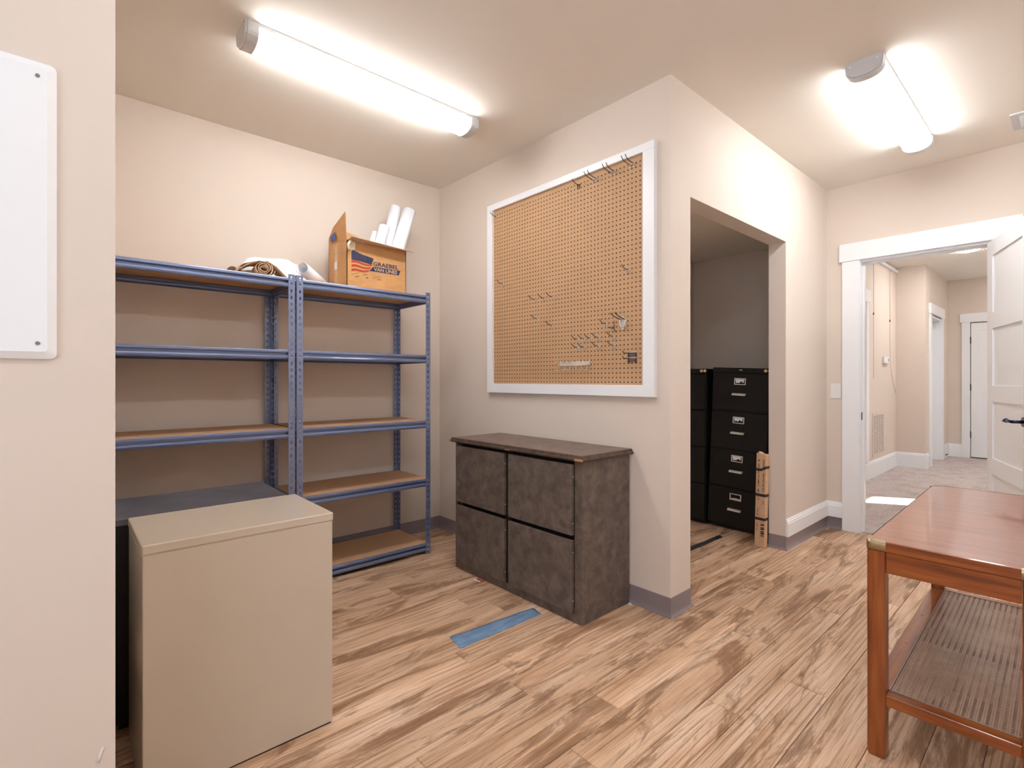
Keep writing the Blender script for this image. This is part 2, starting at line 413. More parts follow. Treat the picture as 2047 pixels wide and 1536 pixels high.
# leaf, hinged on the right jamb and swung into the room
leaf = MB(); W_, T_ = .745, .035
zs = [.012, .245, .605, .712, 1.060, 1.165, 1.535, 1.640, 2.010, 2.112]   # rail edges
leafstart = Matrix.Translation(Vector((-.012, .0, 0))) @ Matrix.Rotation(math.radians(180+18.1), 4, 'Z')
def lf(mb): return mb.xf(leafstart)
for a, b in ((0, .105), (W_-.105, W_)): leaf.box(a, -T_, .012, b, 0, 2.112)
rails = [(.012, .225), (.582, .687), (1.058, 1.163), (1.535, 1.640), (2.012, 2.112)]
for a, b in rails: leaf.box(.105, -T_, a, W_-.105, 0, b)
lfo = lf(leaf).build('door_leaf', 'doorwhite', d1)
for (a, b), (c, d) in zip(rails, rails[1:]):
    lf(MB().box(.105, -T_+.009, b, W_-.105, -.009, c)).build('panel', 'doorwhite', lfo)
hd = MB().cyl((W_-.06, -T_, .965), (W_-.06, -T_-.012, .965), .027, n=24).cyl((W_-.06, -T_-.012, .965), (W_-.06, -T_-.055, .965), .009)
hd.tube([(W_-.06, -T_-.055, .965), (W_-.08, -T_-.06, .966), (W_-.12, -T_-.058, .967), (W_-.16, -T_-.056, .966), (W_-.19, -T_-.057, .962)], .0085, 12)
hd.cyl((W_-.145, -T_-.056, .966), (W_-.157, -T_-.056, .966), .0125, n=16)
lf(hd).build('lever_handle', 'lever', lfo)

# ------------------------------------------------------------------ hallway beyond the door
struct(MB().box(XD+.04, -1.6, -.12, 11.2, 1.9, 0.004).build('floor_hallway', 'carpet'))
struct(MB().box(XD2, -1.6, CZ, 11.2, 1.9, CZ+.1).build('ceiling_hallway', 'ceiling'))
XH1, XH2 = 8.63, 10.36
m = MB().box(XD2, 1.69, 0, XH1, 1.8, CZ).box(XH1, 1.37, 0, 8.90, 1.8, CZ).box(8.90, 1.37, 2.10, 9.86, 1.8, CZ).box(9.86, 1.37, 0, XH2, 1.8, CZ)
struct(m.build('wall_hallway_left', 'wall'))
m = MB().box(XH2, .20, 0, XH2+.1, .245, CZ).box(XH2, 1.108, 0, XH2+.1, 1.9, CZ).box(XH2, .245, 2.07, XH2+.1, 1.108, CZ).box(XH2, -1.6, 0, XH2+.1, .20, CZ)
struct(m.build('wall_hallway_end', 'wall'))
# right side wall of the hallway with the window that lets the sun in
WX0, WX1, WZ0, WZ1 = 7.55, 7.98, .95, 2.05
m = MB().box(XD2, -1.6, 0, WX0, -1.5, CZ).box(WX1, -1.6, 0, XH2, -1.5, CZ).box(WX0, -1.6, 0, WX1, -1.5, WZ0).box(WX0, -1.6, WZ1, WX1, -1.5, CZ)
struct(m.build('wall_hallway_right', 'wall'))
wf = MB().box(WX0-.08, -1.5, WZ0-.08, WX0, -1.48, WZ1+.08).box(WX1, -1.5, WZ0-.08, WX1+.08, -1.48, WZ1+.08).box(WX0, -1.5, WZ0-.08, WX1, -1.48, WZ0).box(WX0, -1.5, WZ1, WX1, -1.48, WZ1+.08)
struct(wf.build('window_1', 'white'))
hb = [(0, 0), (.016, 0), (.016, .175), (.012, .185), (.012, .194), (.006, .203), (0, .206)]
struct(MB().sweep(hb, [(XD2, 1.69), (XH1, 1.69), (XH1, 1.37), (8.80, 1.37)]).build('baseboard_hallway', 'white'))
struct(MB().sweep(hb, [(9.97, 1.37), (XH2, 1.37), (XH2, 1.20)]).build('baseboard_hallway_end', 'white'))
struct(MB().tube([(10.02, 1.345, .055), (10.1, 1.345, .055), (10.16, 1.345, .055)], .007, 8).build('trim_2', 'blackiron')).name = 'trim_2'
# side doorway, seen at a slant, with its white door pulled shut behind the casing
d2 = structempty('door_2', (9.38, 1.37, 0))
wpart(MB().cbox(8.86, 1.35, 0, 8.98, 1.37, 2.11, .002), 'casing', 'white', d2)
wpart(MB().cbox(9.78, 1.35, 0, 9.90, 1.37, 2.11, .002), 'casing', 'white', d2)
wpart(MB().cbox(8.835, 1.343, 2.11, 9.925, 1.37, 2.25, .002), 'head_casing', 'white', d2)
wpart(MB().box(8.90, 1.37, 0, 8.98, 1.55, 2.11).box(9.78, 1.37, 0, 9.86, 1.55, 2.11).box(8.98, 1.37, 2.07, 9.78, 1.55, 2.11), 'jamb', 'white', d2)
wpart(MB().box(8.98, 1.48, .01, 9.78, 1.515, 2.07), 'door_leaf', 'doorwhite', d2)
# far door with five recessed panels and black hinges
d3 = structempty('door_3', (XH2, .68, 0))
wpart(MB().cbox(XH2-.02, 1.108, 0, XH2, 1.205, 2.075, .002), 'casing', 'white', d3)
wpart(MB().cbox(XH2-.02, .15, 0, XH2, .247, 2.075, .002), 'casing', 'white', d3)
wpart(MB().cbox(XH2-.028, .13, 2.075, XH2, 1.225, 2.21, .002), 'head_casing', 'white', d3)
dl = MB(); r3 = [(.02, .2), (.55, .64), (1.01, 1.10), (1.48, 1.57), (1.95, 2.06)]
for a, b in ((.255, .355), (.998, 1.10)): dl.box(XH2, a, .02, XH2+.035, b, 2.06)
for a, b in r3: dl.box(XH2, .355, a, XH2+.035, .998, b)
wpart(MB().box(XH2+.05, .2, 0, XH2+.09, 1.15, 2.12), 'backing', 'dark', d3)  # unseen sheet added to stop sky leaking in round the leaf
dlo = wpart(dl, 'door_leaf', 'doorwhite', d3)
for (a, b), (c, d) in zip(r3, r3[1:]):
    q = MB().box(XH2+.008, .355, b, XH2+.03, .998, c); q.xf(Matrix.Translation(-Vector(d3.location))); q.build('panel', 'doorwhite', dlo)
for z in (1.80, 1.08, .36):
    wpart(MB().cyl((XH2-.012, 1.104, z-.05), (XH2-.012, 1.104, z+.05), .008, n=10), 'hinge', 'blackiron', d3)

# white rail under the hallway ceiling with two pull cords
t = thing('ceiling_rail', (8.1, 1.66, 2.69), 'white metal rail along the top of the hallway wall', 'rail')
MB().cbox(-1.0, 0, -.02, .525, .028, .012, .003).build('track', 'white', t)
def cord(x, zs, knobz, label):
    c = thing('pull_cord', (x, 1.683, knobz), label, 'cord')
    MB().tube([(0, 0, 2.66-knobz)] + zs, .0018, 6).build('string', 'string', c)
    MB().cyl((0, 0, -.018), (0, 0, .012), .008, .004, 10).build('cord_knob', 'darkwire', c)
    return c
cord(7.455, [(0, 0, .3), (0, 0, -.3), (0, 0, -.80)], 2.016, 'thin straight pull cord on the hallway wall, nearer the doorway')
cord(8.26, [(0, 0, .3), (.0, 0, -.2), (.02, 0, -.55), (.13, 0, -.8), (.34, 0, -.98)], 1.99, 'thin pull cord curving aside at its lower end beside the hallway corner')
t = thing('thermostat', (8.02, 1.69, 1.453), 'small white wall box above the return grille in the hallway', 'thermostat')
MB().cbox(-.12, -.028, -.045, .12, 0, .045, .006).build('cover', 'plastic', t)
MB().box(.05, -.030, -.02, .08, -.028, .025).build('display', 'screwgrey', t)
t = thing('return_grille', (7.68, 1.69, .52), 'beige louvred return air grille low on the hallway wall', 'vent')
g = MB().box(-.27, -.010, -.27, .27, -.001, -.24).box(-.27, -.010, .24, .27, -.001, .27).box(-.27, -.010, -.24, -.24, -.001, .24).box(.24, -.010, -.24, .27, -.001, .24)
for k in range(-1, 2): g.box(k*.12-.006, -.009, -.24, k*.12+.006, -.001, .24)
g.build('frame', 'wall', t)
MB().box(-.24, -.002, -.24, .24, -.0008, .24).build('backing', 'dark', t)
sl_ = None
for k in range(22):
    z = -.235 + k*.0218
    if sl_ is None: sl_ = MB().prism([(-.24, -.008, 0), (-.24, -.006, .002), (-.24, -.002, .013), (-.24, -.004, .011)], (.48, 0, 0)).build('slat', 'wall', t, (0, 0, z))
    else: c = dup(sl_, t); c.location = (0, 0, z)
t = thing('door_header_end', (7.23, 1.6895, 0), 'white casing end on the hallway wall just past the doorway jamb', 'trim')
MB().cbox(-.9, -.026, 2.12, 0, 0, 2.265, .002).build('head_casing', 'white', t)
MB().cbox(-.13, -.02, .20, -.02, 0, 2.12, .002).build('casing', 'white', t)
t = thing('hallway_ceiling_lamp', (7.98, .88, CZ), 'round flat white lamp glowing on the hallway ceiling', 'lamp')
MB().cyl((0, 0, 0), (0, 0, -.012), .12, n=32).build('rim', 'white', t)
MB().cyl((0, 0, -.012), (0, 0, -.024), .112, .10, n=32).build('diffuser', 'halllamp', t)
copy_tree(t, (6.6, -.55, CZ), 'added fill lamp on the hallway ceiling, unseen past the door')  # added lamp out of view, brightens the hallway
copy_tree(t, (9.3, -.75, CZ), 'added fill lamp at the far end of the hallway ceiling, unseen')  # another added lamp, lifts the ceiling and doors at the far end
t = thing('downlight', (9.83, .78, CZ), 'small recessed downlight in the hallway ceiling beside the open door', 'lamp')
MB().cyl((0, 0, 0), (0, 0, -.006), .07, n=24).build('rim', 'white', t)
MB().cyl((0, 0, -.006), (0, 0, -.009), .055, n=24).build('diffuser', 'downlight', t)

# ------------------------------------------------------------------ ceiling fixtures
def fixture(x, y, label):
    """wraparound lamp: thin metal pan, glowing bowed diffuser, moulded end caps"""
    t = thing('wraparound_lamp', (x, y, CZ), label, 'lamp', 'LED wraparound ceiling lamps')
    L = .63
    def prof(w0, top, d, n=14):
        pts = [(-w0, top), (-w0, top-.02)]
        for i in range(n+1):
            a = PI*i/n; pts.append((-w0*math.cos(a), top-.02-(d-.02)*math.sin(a)**.6))
        pts += [(w0, top)]
        return pts
    MB().box(-L+.02, -.074, -.016, L-.02, .074, 0).build('pan', 'lightgrey', t)
    p = prof(.071, -.016, .062)
    mb = MB().prism([(-L+.045, a, b) for a, b in p], (2*L-.09, 0, 0))
    mb.sm = [len(f) == 4 for f in mb.f]; mb.build('diffuser', 'lamp', t)
    for s in (-1, 1):
        q = prof(.078, 0, .084)
        e = MB().prism([(s*(L-.055), a, b) for a, b in q], (s*.045, 0, 0)).prism([(s*(L-.012), a*.93, b*.93) for a, b in q], (s*.012, 0, 0))
        eo = e.build('end_cap', 'lightgrey', t)
        for yy in (-.055, .055): MB().cyl((s*L, yy, -.02), (s*(L+.002), yy, -.02), .004).build('screw', 'white', eo)
    return t
f1 = fixture(1.215, 2.435, 'long white ceiling lamp over the alcove with the shelving')
for (x, y, lb) in ((3.503, .690, 'long white ceiling lamp near the white door'),
                   (.90, .315, 'long white ceiling lamp above the photographer'),
                   (3.503, -1.0, 'added long white ceiling lamp, unseen towards the rear of the room'),  # added behind the camera as extra fill light
                   ):
    copy_tree(f1, (x, y, CZ), lb)

t = thing('ceiling_vent', (4.255, .12, CZ), 'white slatted air vent in the ceiling near the door wall', 'vent')
MB().box(-.135, .115, -.008, .135, .15, 0).box(-.135, -.15, -.008, .135, -.115, 0).box(-.135, -.115, -.008, -.1, .115, 0).box(.1, -.115, -.008, .135, .115, 0).build('frame', 'lightgrey', t)
MB().box(-.1, -.115, -.001, .1, .115, 0).build('backing', 'screwgrey', t)
s0 = None
for k in range(9):
    x = -.088 + k*.022
    if s0 is None: s0 = MB().prism([(0, -.115, -.001), (.002, -.115, -.001), (.013, -.115, -.010), (.011, -.115, -.010)], (0, .23, 0)).build('slat', 'white', t, (x, 0, 0))
    else: c = dup(s0, t); c.location = (x, 0, 0)

# light switch by the door casing
t = thing('light_switch', (XD, 1.3055, 1.108), 'white rocker light switch on the beige wall beside the door casing', 'switch')
MB().cbox(-.006, -.0385, -.060, 0, .0385, .060, .003).build('plate', 'plastic', t)
MB().prism([(-.006, -.0165, -.033), (-.0075, -.0165, -.033), (-.0105, -.0165, .033), (-.006, -.0165, .033)], (0, .033, 0)).build('rocker', 'plastic', t)
for zz in (-.05, .05): MB().cyl((-.006, 0, zz), (-.0068, 0, zz), .003, n=10).build('screw', 'lightgrey', t)

# white cover panel on the near left wall
t = thing('cover_panel', (-.27, YH, 1.535), 'large white metal cover panel screwed to the near left wall', 'panel')
def rrect(hw, hh, r, y, n=5):
    pts = []
    for cx, cz, a0 in ((hw-r, hh-r, 0), (-hw+r, hh-r, 90), (-hw+r, -hh+r, 180), (hw-r, -hh+r, 270)):
        for i in range(n+1):
            a = math.radians(a0+90*i/n); pts.append((cx+r*math.cos(a), y, cz+r*math.sin(a)))
    return pts
mb = MB(); rings = [rrect(.264, .2925, .011, 0), rrect(.264, .2925, .011, -.007), rrect(.250, .2785, .006, -.015)]
n = len(rings[0])
for r_ in rings: mb.v += r_
mb.face(tuple(range(n)))
for k in range(2):
    for i in range(n): j = (i+1) % n; mb.face((k*n+i, k*n+j, (k+1)*n+j, (k+1)*n+i))
mb.face(tuple(range(2*n, 3*n)))
mb.build('cover', 'doorwhite', t)
for sx in (-1, 1):
    for sz in (-1, 1):
        MB().cyl((sx*.236, -.015, sz*.262), (sx*.236, -.0165, sz*.262), .0036, n=12).build('screw', 'screwgrey', t)

# ------------------------------------------------------------------ boltless shelving
def post_mesh(H=1.80):
    """angle post with keyhole slots punched through both flanges; corner at the origin, flanges along +x and +y"""
    mb = MB(); Wd = .035; pitch = .0375; n = int(H/pitch); th = .002
    hole = [(-.0050, .006), (0, .0095), (.0050, .006), (.0050, .001), (.0026, -.003), (.0020, -.0095), (-.0020, -.0095), (-.0026, -.003), (-.0050, .001)]
    for k in range(n):
        z0 = k*pitch; z1 = z0+pitch if k < n-1 else H
        zc = z0+pitch/2; cx = .019
        outer = [(0, z1), (Wd/2, z1), (Wd, z1), (Wd, zc), (Wd, z0), (Wd/2, z0), (0, z0), (0, zc)]
        hp = [(cx+a, zc+b) for a, b in hole]
        # order the hole to pair with the outer ring: start at top-left
        inn = [hp[0], hp[1], hp[2], hp[4], hp[5], hp[6], hp[7], hp[8]]
        inn = [(cx-.005, zc+.006), (cx, zc+.0095), (cx+.005, zc+.006), (cx+.0045, zc-.001), (cx+.0022, zc-.0095), (cx, zc-.0095), (cx-.0022, zc-.0095), (cx-.0045, zc-.001)]
        for fl_ in (0, 1):
            for d in (0, th):
                b = len(mb.v)
                for a, z in outer + inn: mb.v.append((a, d, z) if fl_ == 0 else (d, a, z))
                for i in range(8):
                    j = (i+1) % 8; mb.face((b+i, b+j, b+8+j, b+8+i))
            b2 = len(mb.v)-32
            for i in range(8):
                j = (i+1) % 8; mb.face((b2+8+i, b2+8+j, b2+24+j, b2+24+i))
    mb.box(Wd, 0, 0, Wd+.0006, th, H); mb.box(0, Wd, 0, th, Wd+.0006, H)
    me = bpy.data.meshes.new('post'); me.from_pydata(mb.v, [], mb.f); me.materials.append(M['steelblue'])
    return me
POST = post_mesh()
TOPS = [1.780, 1.369, .920, .518, .073]
def beam_prof():
    return [(-.014, 0), (.003, 0), (.0045, -.003), (.0045, -.014), (-.006, -.015), (-.019, -.017), (-.019, -.028), (-.001, -.029),
            (.0045, -.033), (.0055, -.040), (.0035, -.048), (-.001, -.053), (-.003, -.053), (.0005, -.047), (.002, -.040), (.001, -.034), (-.003, -.030), (-.021, -.0295), (-.021, -.0155), (-.008, -.0135), (.0020, -.012), (.0020, -.003), (-.014, -.003)]
def long_beam(Wd, flip):
    mb = MB(); s = 1 if flip else -1
    mb.prism([(.004, s*o, z) for o, z in beam_prof()], (Wd-.008, 0, 0))
    return mb.mesh('beam')
def side_beam(D):
    mb = MB(); mb.box(0, .008, -.053, .0018, D-.008, -.001).box(0, .008, -.003, .014, D-.008, -.001).box(0, .008, -.053, .008, D-.008, -.051); return mb.mesh('beam')
def shelving(x0, label):
    Wd, D = .897, .450; y0 = 2.985
    t = thing('shelving_unit', (x0, y0, 0), label, 'shelving', 'steel shelving units along the back wall')
    for (px, py, sx, sy) in ((0, 0, 1, 1), (Wd, 0, -1, 1), (0, D, 1, -1), (Wd, D, -1, -1)):
        p = link('post', POST, t, (px, py, 0)); p.scale = (sx, sy, 1)
        rv = MB()
        for zt in TOPS:
            for dz in (-.010, -.042):
                rv.cyl((.019, -.002, zt+dz), (.019, .0005, zt+dz), .0033, .0045, n=8)
                rv.cyl((-.002, .019, zt+dz), (.0005, .019, zt+dz), .0033, .0045, n=8)
        rv.build('rivets', 'zinc', p)['kind'] = 'stuff'
    lb0, lb1, sb = long_beam(Wd, False), long_beam(Wd, True), side_beam(D)
    for me in (lb0, lb1, sb): me.materials.append(M['steelblue'])
    bd = MB().cbox(.006, .024, -.013, Wd-.006, D-.024, .0005, .001).mesh('shelf_board'); bd.materials.append(M['board'])
    for z in TOPS:
        link('beam', lb0, t, (0, .009, z)); link('beam', lb1, t, (0, D-.009, z))
        link('beam', sb, t, (.003, 0, z)); o = link('beam', sb, t, (Wd-.003, 0, z)); o.scale = (-1, 1, 1)
        link('shelf_board', bd, t, (0, 0, z))
    return t
shelving(1.009, 'blue-grey steel shelving unit standing in the corner, cardboard box on top')
shelving(.102, 'blue-grey steel shelving unit behind the low metal cabinets, paper rolls on top')

# ------------------------------------------------------------------ things on the shelving
ZT = 1.7812
def spiral_roll(name, parent, c, ax, L, r0, r1, turns, th, mat, squash=1.0, wob=0):
    """rolled sheet, axis ax, end centre c"""
    ax = Vector(ax).normalized(); u = ax.cross(Vector((0, 0, 1))).normalized(); v = u.cross(ax)
    n = int(turns*22); mb = MB()
    for i in range(n+1):
        a = 2*PI*turns*i/n; r = r0+(r1-r0)*i/n + wob*math.sin(a*2.3+i*.05)
        for dr in (0, th):
            for z in (0, L):
                off = random.uniform(-.001, .001) if z == 0 and wob else 0
                p = Vector(c) + u*math.cos(a)*(r+dr) + v*math.sin(a)*(r+dr)*squash + ax*(z+off)
                mb.v.append(tuple(p))
    for i in range(n):
        b = 4*i; e = 4*(i+1)
        mb.face((b, e, e+1, b+1), True); mb.face((b+2, b+3, e+3, e+2), True); mb.face((b, b+2, e+2, e)); mb.face((b+1, e+1, e+3, b+3))
    mb.face((0, 1, 3, 2)); k = 4*n; mb.face((k, k+2, k+3, k+1))
    return mb.build(name, mat, parent)
# brown paper roll bundle
t = thing('kraft_paper_roll', (.86, 3.06, ZT), 'loosely rolled brown kraft paper on top of the left shelving unit', 'paper roll')
spiral_roll('roll', t, (-.005, 0, .050), (.10, 1, 0), .15, .010, .047, 3.2, .0022, 'kraft', .95, .0014)
spiral_roll('outer_sheet', t, (-.035, .015, .044), (.10, 1, 0), .14, .074, .092, 1.0, .002, 'kraft', .46, .003)
sh = MB(); pf = [(-.16, .004), (-.14, .020), (-.11, .046), (-.07, .072), (-.03, .086), (.02, .084), (.06, .066), (.10, .030), (.125, .004)]
n = len(pf)
for k, (x, z) in enumerate(pf):
    sh.v += [(x, -.004+.004*math.sin(k*2.1), z), (x+.015, .15, z), (x, -.004+.004*math.sin(k*2.1), z+.002), (x+.015, .15, z+.002)]
for k in range(n-1):
    b = 4*k; sh.face((b, b+1, b+5, b+4), True); sh.face((b+2, b+6, b+7, b+3), True); sh.face((b, b+4, b+6, b+2)); sh.face((b+1, b+3, b+7, b+5))
sh.build('covering_sheet', 'kraft', t)
spiral_roll('small_roll', t, (-.158, .03, .024), (.10, 1, 0), .15, .004, .020, 2.5, .002, 'kraftdark', .9, .0008)
# white drawing sheet draped over it
t = thing('drawing_sheet', (.98, 3.25, ZT), 'white drawing paper heaped behind the brown paper roll', 'paper')
cr_ = [(-.23, .02), (-.20, .09), (-.16, .138), (-.12, .149), (-.07, .152), (-.02, .158), (.03, .163), (.07, .163), (.10, .152), (.13, .140), (.155, .128), (.18, .110), (.20, .06), (.215, .02)]
nx = len(cr_); ydz = [(-.025, 0), (-.022, .5), (-.012, .82), (.005, .97), (.03, 1.0), (.07, .96), (.11, .75), (.13, .3), (.135, 0)]
sh = MB()
for j, (yy, f_) in enumerate(ydz):
    for i, (x, z) in enumerate(cr_): sh.v.append((x, yy+.006*math.sin(i*.9+j*.2), .001+z*f_+.0025*math.sin(i*1.7+j)*(1 if f_ else 0)))
for j in range(len(ydz)-1):
    for i in range(nx-1): a_ = j*nx+i; sh.face((a_, a_+1, a_+nx+1, a_+nx), True)
sh.build('sheet', 'paper', t)
# white tube
t = thing('paper_tube', (1.055, 3.03, ZT+.074), 'rolled white paper tube with an open end above the shelving posts', 'paper roll')
spiral_roll('roll', t, (0, 0, 0), (.70, .62, -.22), .23, .033, .037, 1.6, .0014, 'paper')

# moving box with rolls
bx = thing('moving_box', (1.333, 3.045, ZT), 'open orange cardboard moving box on top of the right shelving unit', 'box')
BW, BD, BH, TH = .418, .285, .292, .004
MB().box(0, 0, 0, BW, BD, TH).build('bottom', 'card', bx)
front = MB().box(0, 0, 0, BW, TH, BH).build('front_panel', 'card', bx)
side = MB().box(0, 0, 0, TH, BD, BH+.025).build('side_panel', 'card', bx)
MB().box(BW-TH, 0, 0, BW, BD, BH).build('side_panel', 'card', bx)
MB().box(0, BD-TH, 0, BW, BD, BH+.015).build('back_panel', 'card', bx)
MB().prism([(0, .006, BH+.0), (0, BD-.0, BH+.025), (-.004, BD-.01, BH+.065), (-.008, BD-.09, BH+.12), (-.012, .0, BH+.175)], (TH, 0, 0)).build('flap', 'card', bx)
MB().prism([(.0, .0, BH), (.008, -.06, BH+.012), (BW+.03, -.06, BH-.016), (BW, 0, BH)], (0, 0, TH)).build('flap', 'cardlight', bx)
MB().prism([(.06, BD, BH+.01), (.075, BD+.02, BH+.15), (BW-.2, BD+.03, BH+.13), (BW-.01, BD, BH+.01)], (0, TH, 0)).build('flap', 'card', bx)
MB().prism([(BW-TH, .01, BH), (BW-TH, BD-.01, BH), (BW-.09, BD-.03, BH-.09), (BW-.09, .03, BH-.09)], (TH, 0, 0)).build('flap', 'card', bx)
MB().box(-.0006, .145, 0, .0, .190, BH+.0).build('tape_strip', 'tape', side)
MB().box(-.0012, .148, .135, -.0006, .190, .185).build('address_label', 'paper', side)
MB().poly([(-.0135, .155, BH+.085), (-.0095, .235, BH+.068), (-.0095, .23, BH+.03), (-.0105, .145, BH+.032)]).build('blue_patch', 'paperblue', side)
tc = MB().tube([(.03, -.004, BH-.004), (.015, -.02, BH-.01), (-.004, -.03, BH-.03), (.0, -.026, BH-.055), (.012, -.012, BH-.06)], .008, 8)
tc.build('curled_tape', 'tapewhite', bx)
MB().prism([(.018, -.001, BH-.004), (.055, -.001, BH-.004), (.055, -.001, BH-.05), (.022, -.001, BH-.062)], (0, -.0006, 0)).build('tape_strip', 'tapewhite', front)
# printed flag and lettering on the front panel (front face at y = 0, drawn just proud of it)
def fz(z): return z - ZT
lay = -.0006
def wavy(x0, x1, top, bot, n=12):
    mb = MB(); b = len(mb.v)
    for i in range(n+1):
        x = x0+(x1-x0)*i/n; u = i/n; mb.v += [(x, lay, top(u)), (x, lay, bot(u)), (x, 0, top(u)), (x, 0, bot(u))]
    for i in range(n):
        b = 4*i; mb.face((b, b+1, b+5, b+4)); mb.face((b+2, b+6, b+7, b+3)); mb.face((b, b+4, b+6, b+2)); mb.face((b+1, b+3, b+7, b+5))
    return mb
X0, X1 = .030, .178
tp = lambda u: .238 - .004*math.sin(u*5) - .038*u**1.5 - .010*max(0, math.sin((u-.2)*4))*.5
wavy(X0, X1, tp, lambda u: .176 + .002*math.sin(u*6) - .012*u if u < .97 else tp(u)-.012).build('flag_canton', 'navy', front)
for k in range(3):
    a = .170 - k*.028; wv = lambda u, a=a, k=k: a + .006*math.sin(u*5.5+.6) - .004*u + .010*k*u*.9
    wavy(X0, X1-.012*k-.006, wv, lambda u, wv=wv, k=k: wv(u) - .017 + .006*u).build('flag_stripe', 'redink', front)
st = MB()
for r_ in range(5):
    for c_ in range(7):
        u = c_/9; x = X0+.006+c_*.014+(r_ % 2)*.007; z = tp((x-X0)/(X1-X0))-.009-r_*.010
        if z > .182: st.box(x, lay-.0002, z, x+.002, lay, z+.002)
so_ = st.build('flag_stars', 'whiteink', front); so_['kind'] = 'stuff'
R90 = Matrix.Rotation(PI/2, 4, 'X')
tilt = Matrix.Rotation(math.radians(-1.5), 4, 'Y')
lettering('lettering', 'GRAEBEL', .182, .027, 'navy', front, Matrix.Translation((.268, -.0004, .171)) @ R90, .025)
MB().prism([(.150, lay, .120), (.178, lay, .152), (.375, lay, .152), (.362, lay, .120)], (0, .0005, 0)).build('logo_bar', 'navy', front)
lettering('lettering', 'VAN LINES', .168, .023, 'whiteink', front, Matrix.Translation((.266, -.0007, .1365)) @ R90, .02)
def scribble(x0, z0, w_, sl, seed):
    rr = random.Random(seed); pts = []
    for i in range(22):
        pts.append((x0+w_*i/21, -.0006, z0+sl*i/21+rr.uniform(-.005, .005)))
    return MB().tube(pts, .0008, 4)
for i, (x0, z0, w_, sl) in enumerate(((.030, .080, .055, .018), (.055, .070, .025, .008), (.110, .088, .030, .008), (.125, .074, .018, .0), (.175, .080, .055, .012), (.205, .070, .025, .004))):
    scribble(x0, z0, w_, sl, i).build('handwriting', 'brownink', front)
MB().box(BW-.012, lay, BH-.006, BW-.008, 0, BH-.010).box(BW-.012, lay, BH-.018, BW-.007, 0, BH-.026).build('print_mark', 'blackink', front)
# paper rolls standing in the box
def prole(x0, y0, x1, y1, z1, r, label, cone=1.0):
    t = thing('paper_roll', (x0, y0, ZT+.01), label, 'paper roll', 'white paper rolls in the moving box')
    ax = Vector((x1-x0, y1-y0, z1-ZT-.01)); L = ax.length
    spiral_roll('roll', t, (0, 0, 0), ax, L, r-.004, r, 2.0, .0012, 'paper')
    return t
prole(1.650, 3.165, 1.880, 3.225, 2.420, .046, 'thick white paper roll leaning rightmost out of the moving box')
prole(1.645, 3.265, 1.805, 3.285, 2.445, .039, 'white paper roll second from the right in the moving box, nearly upright')
prole(1.545, 3.20, 1.690, 3.24, 2.275, .034, 'short white paper roll third from the right in the moving box')
prole(1.52, 3.285, 1.655, 3.295, 2.235, .027, 'lowest white paper roll, leftmost in the moving box')

# ------------------------------------------------------------------ low metal cabinets by the left wall
t = thing('metal_cabinet', (.44, 1.93, 0), 'beige metal cabinet with a plain back and lipped top, nearest the camera', 'cabinet')
hw, hd_ = .270, .190
MB().cbox(-hw, -hd_, .006, hw, hd_, .706, .002).build('body', 'beigesteel', t)
MB().box(-hw+.004, -hd_+.006, 0, hw-.004, hd_-.03, .006).build('base', 'black', t)
MB().cbox(-hw-.002, -hd_-.003, .709, hw+.002, hd_+.003, .737, .003).build('top', 'beigesteel', t)
MB().box(-hw+.002, -hd_+.002, .706, hw-.002, hd_-.002, .709).build('seam', 'beigesteel', t)
# drawers face the far side
for z0, z1 in ((.05, .36), (.38, .69)):
    MB().cbox(-hw+.015, hd_, z0, hw-.015, hd_+.012, z1, .002).build('drawer', 'beigesteel', t)
t = thing('metal_cabinet', (.418, 2.36, 0), 'low black metal cabinet with a scratched grey top behind the beige one', 'cabinet')
MB().cbox(-.278, -.18, .02, .278, .18, .70, .002).build('body', 'black', t)
MB().box(-.27, -.17, 0, .27, .16, .02).build('base', 'black', t)
MB().cbox(-.284, -.187, .70, .284, .187, .725, .003).build('top', 'blacktop', t)

# ------------------------------------------------------------------ dark laminate cabinet below the pegboard
t = thing('dark_cabinet', (2.085, 2.137, 0), 'low charcoal mottled cabinet with four doors standing below the pegboard', 'cabinet')
fx = 1.892-2.085; y0, y1 = 1.611-2.137, 2.664-2.137
body = MB().box(fx, y0, 0, 2.282-2.085, y0+.018, .802).box(fx, y1-.018, 0, .197, y1, .802).box(fx+.0, y0+.018, 0, .197, y1-.018, .045)
body.box(fx+.06, y0+.018, .045, .197, y1-.018, .802)
body.box(fx, y0+.018, .045, fx+.06, y0+.046, .802)
body.build('body', 'slate', t)
MB().box(fx+.045, y0+.046, .045, fx+.0605, y1-.018, .802).build('gap_shade', 'dark', t)  # dark sheet that paints the shadow in the gaps between doors
# slab top with a stepped edge
pr = [(0, .803), (.024, .803), (.030, .808), (.030, .814), (.024, .817), (.022, .822), (.018, .829), (0, .831)]
mb = MB()
ring = lambda o, z: [(fx-o, y0-o, z), (fx-o, y1+o, z), (.195, y1+o, z), (.195, y0-o, z)]
rs = [ring(o, z) for o, z in pr]
for r_ in rs: mb.v += r_
for k in range(len(rs)-1):
    for i in range(4): j = (i+1) % 4; mb.face((4*k+i, 4*k+j, 4*k+4+j, 4*k+4+i))
mb.face((3, 2, 1, 0)); k = 4*(len(rs)-1); mb.face((k, k+1, k+2, k+3))
tp_ = mb.build('worktop', 'slateedge', t)
MB().box(fx-.017, y0-.017, .8300, .195, y1+.017, .8315).build('top_sheet', 'slatetop', tp_)
for q in ((-.030, .022, .816), (1.065, 1.084, .815), (.50, .54, .811)): MB().box(fx-.0308, y0+q[0], .806, fx-.027, y0+q[1], q[2]).build('chipped_edge', 'chip', tp_)
dx = .018
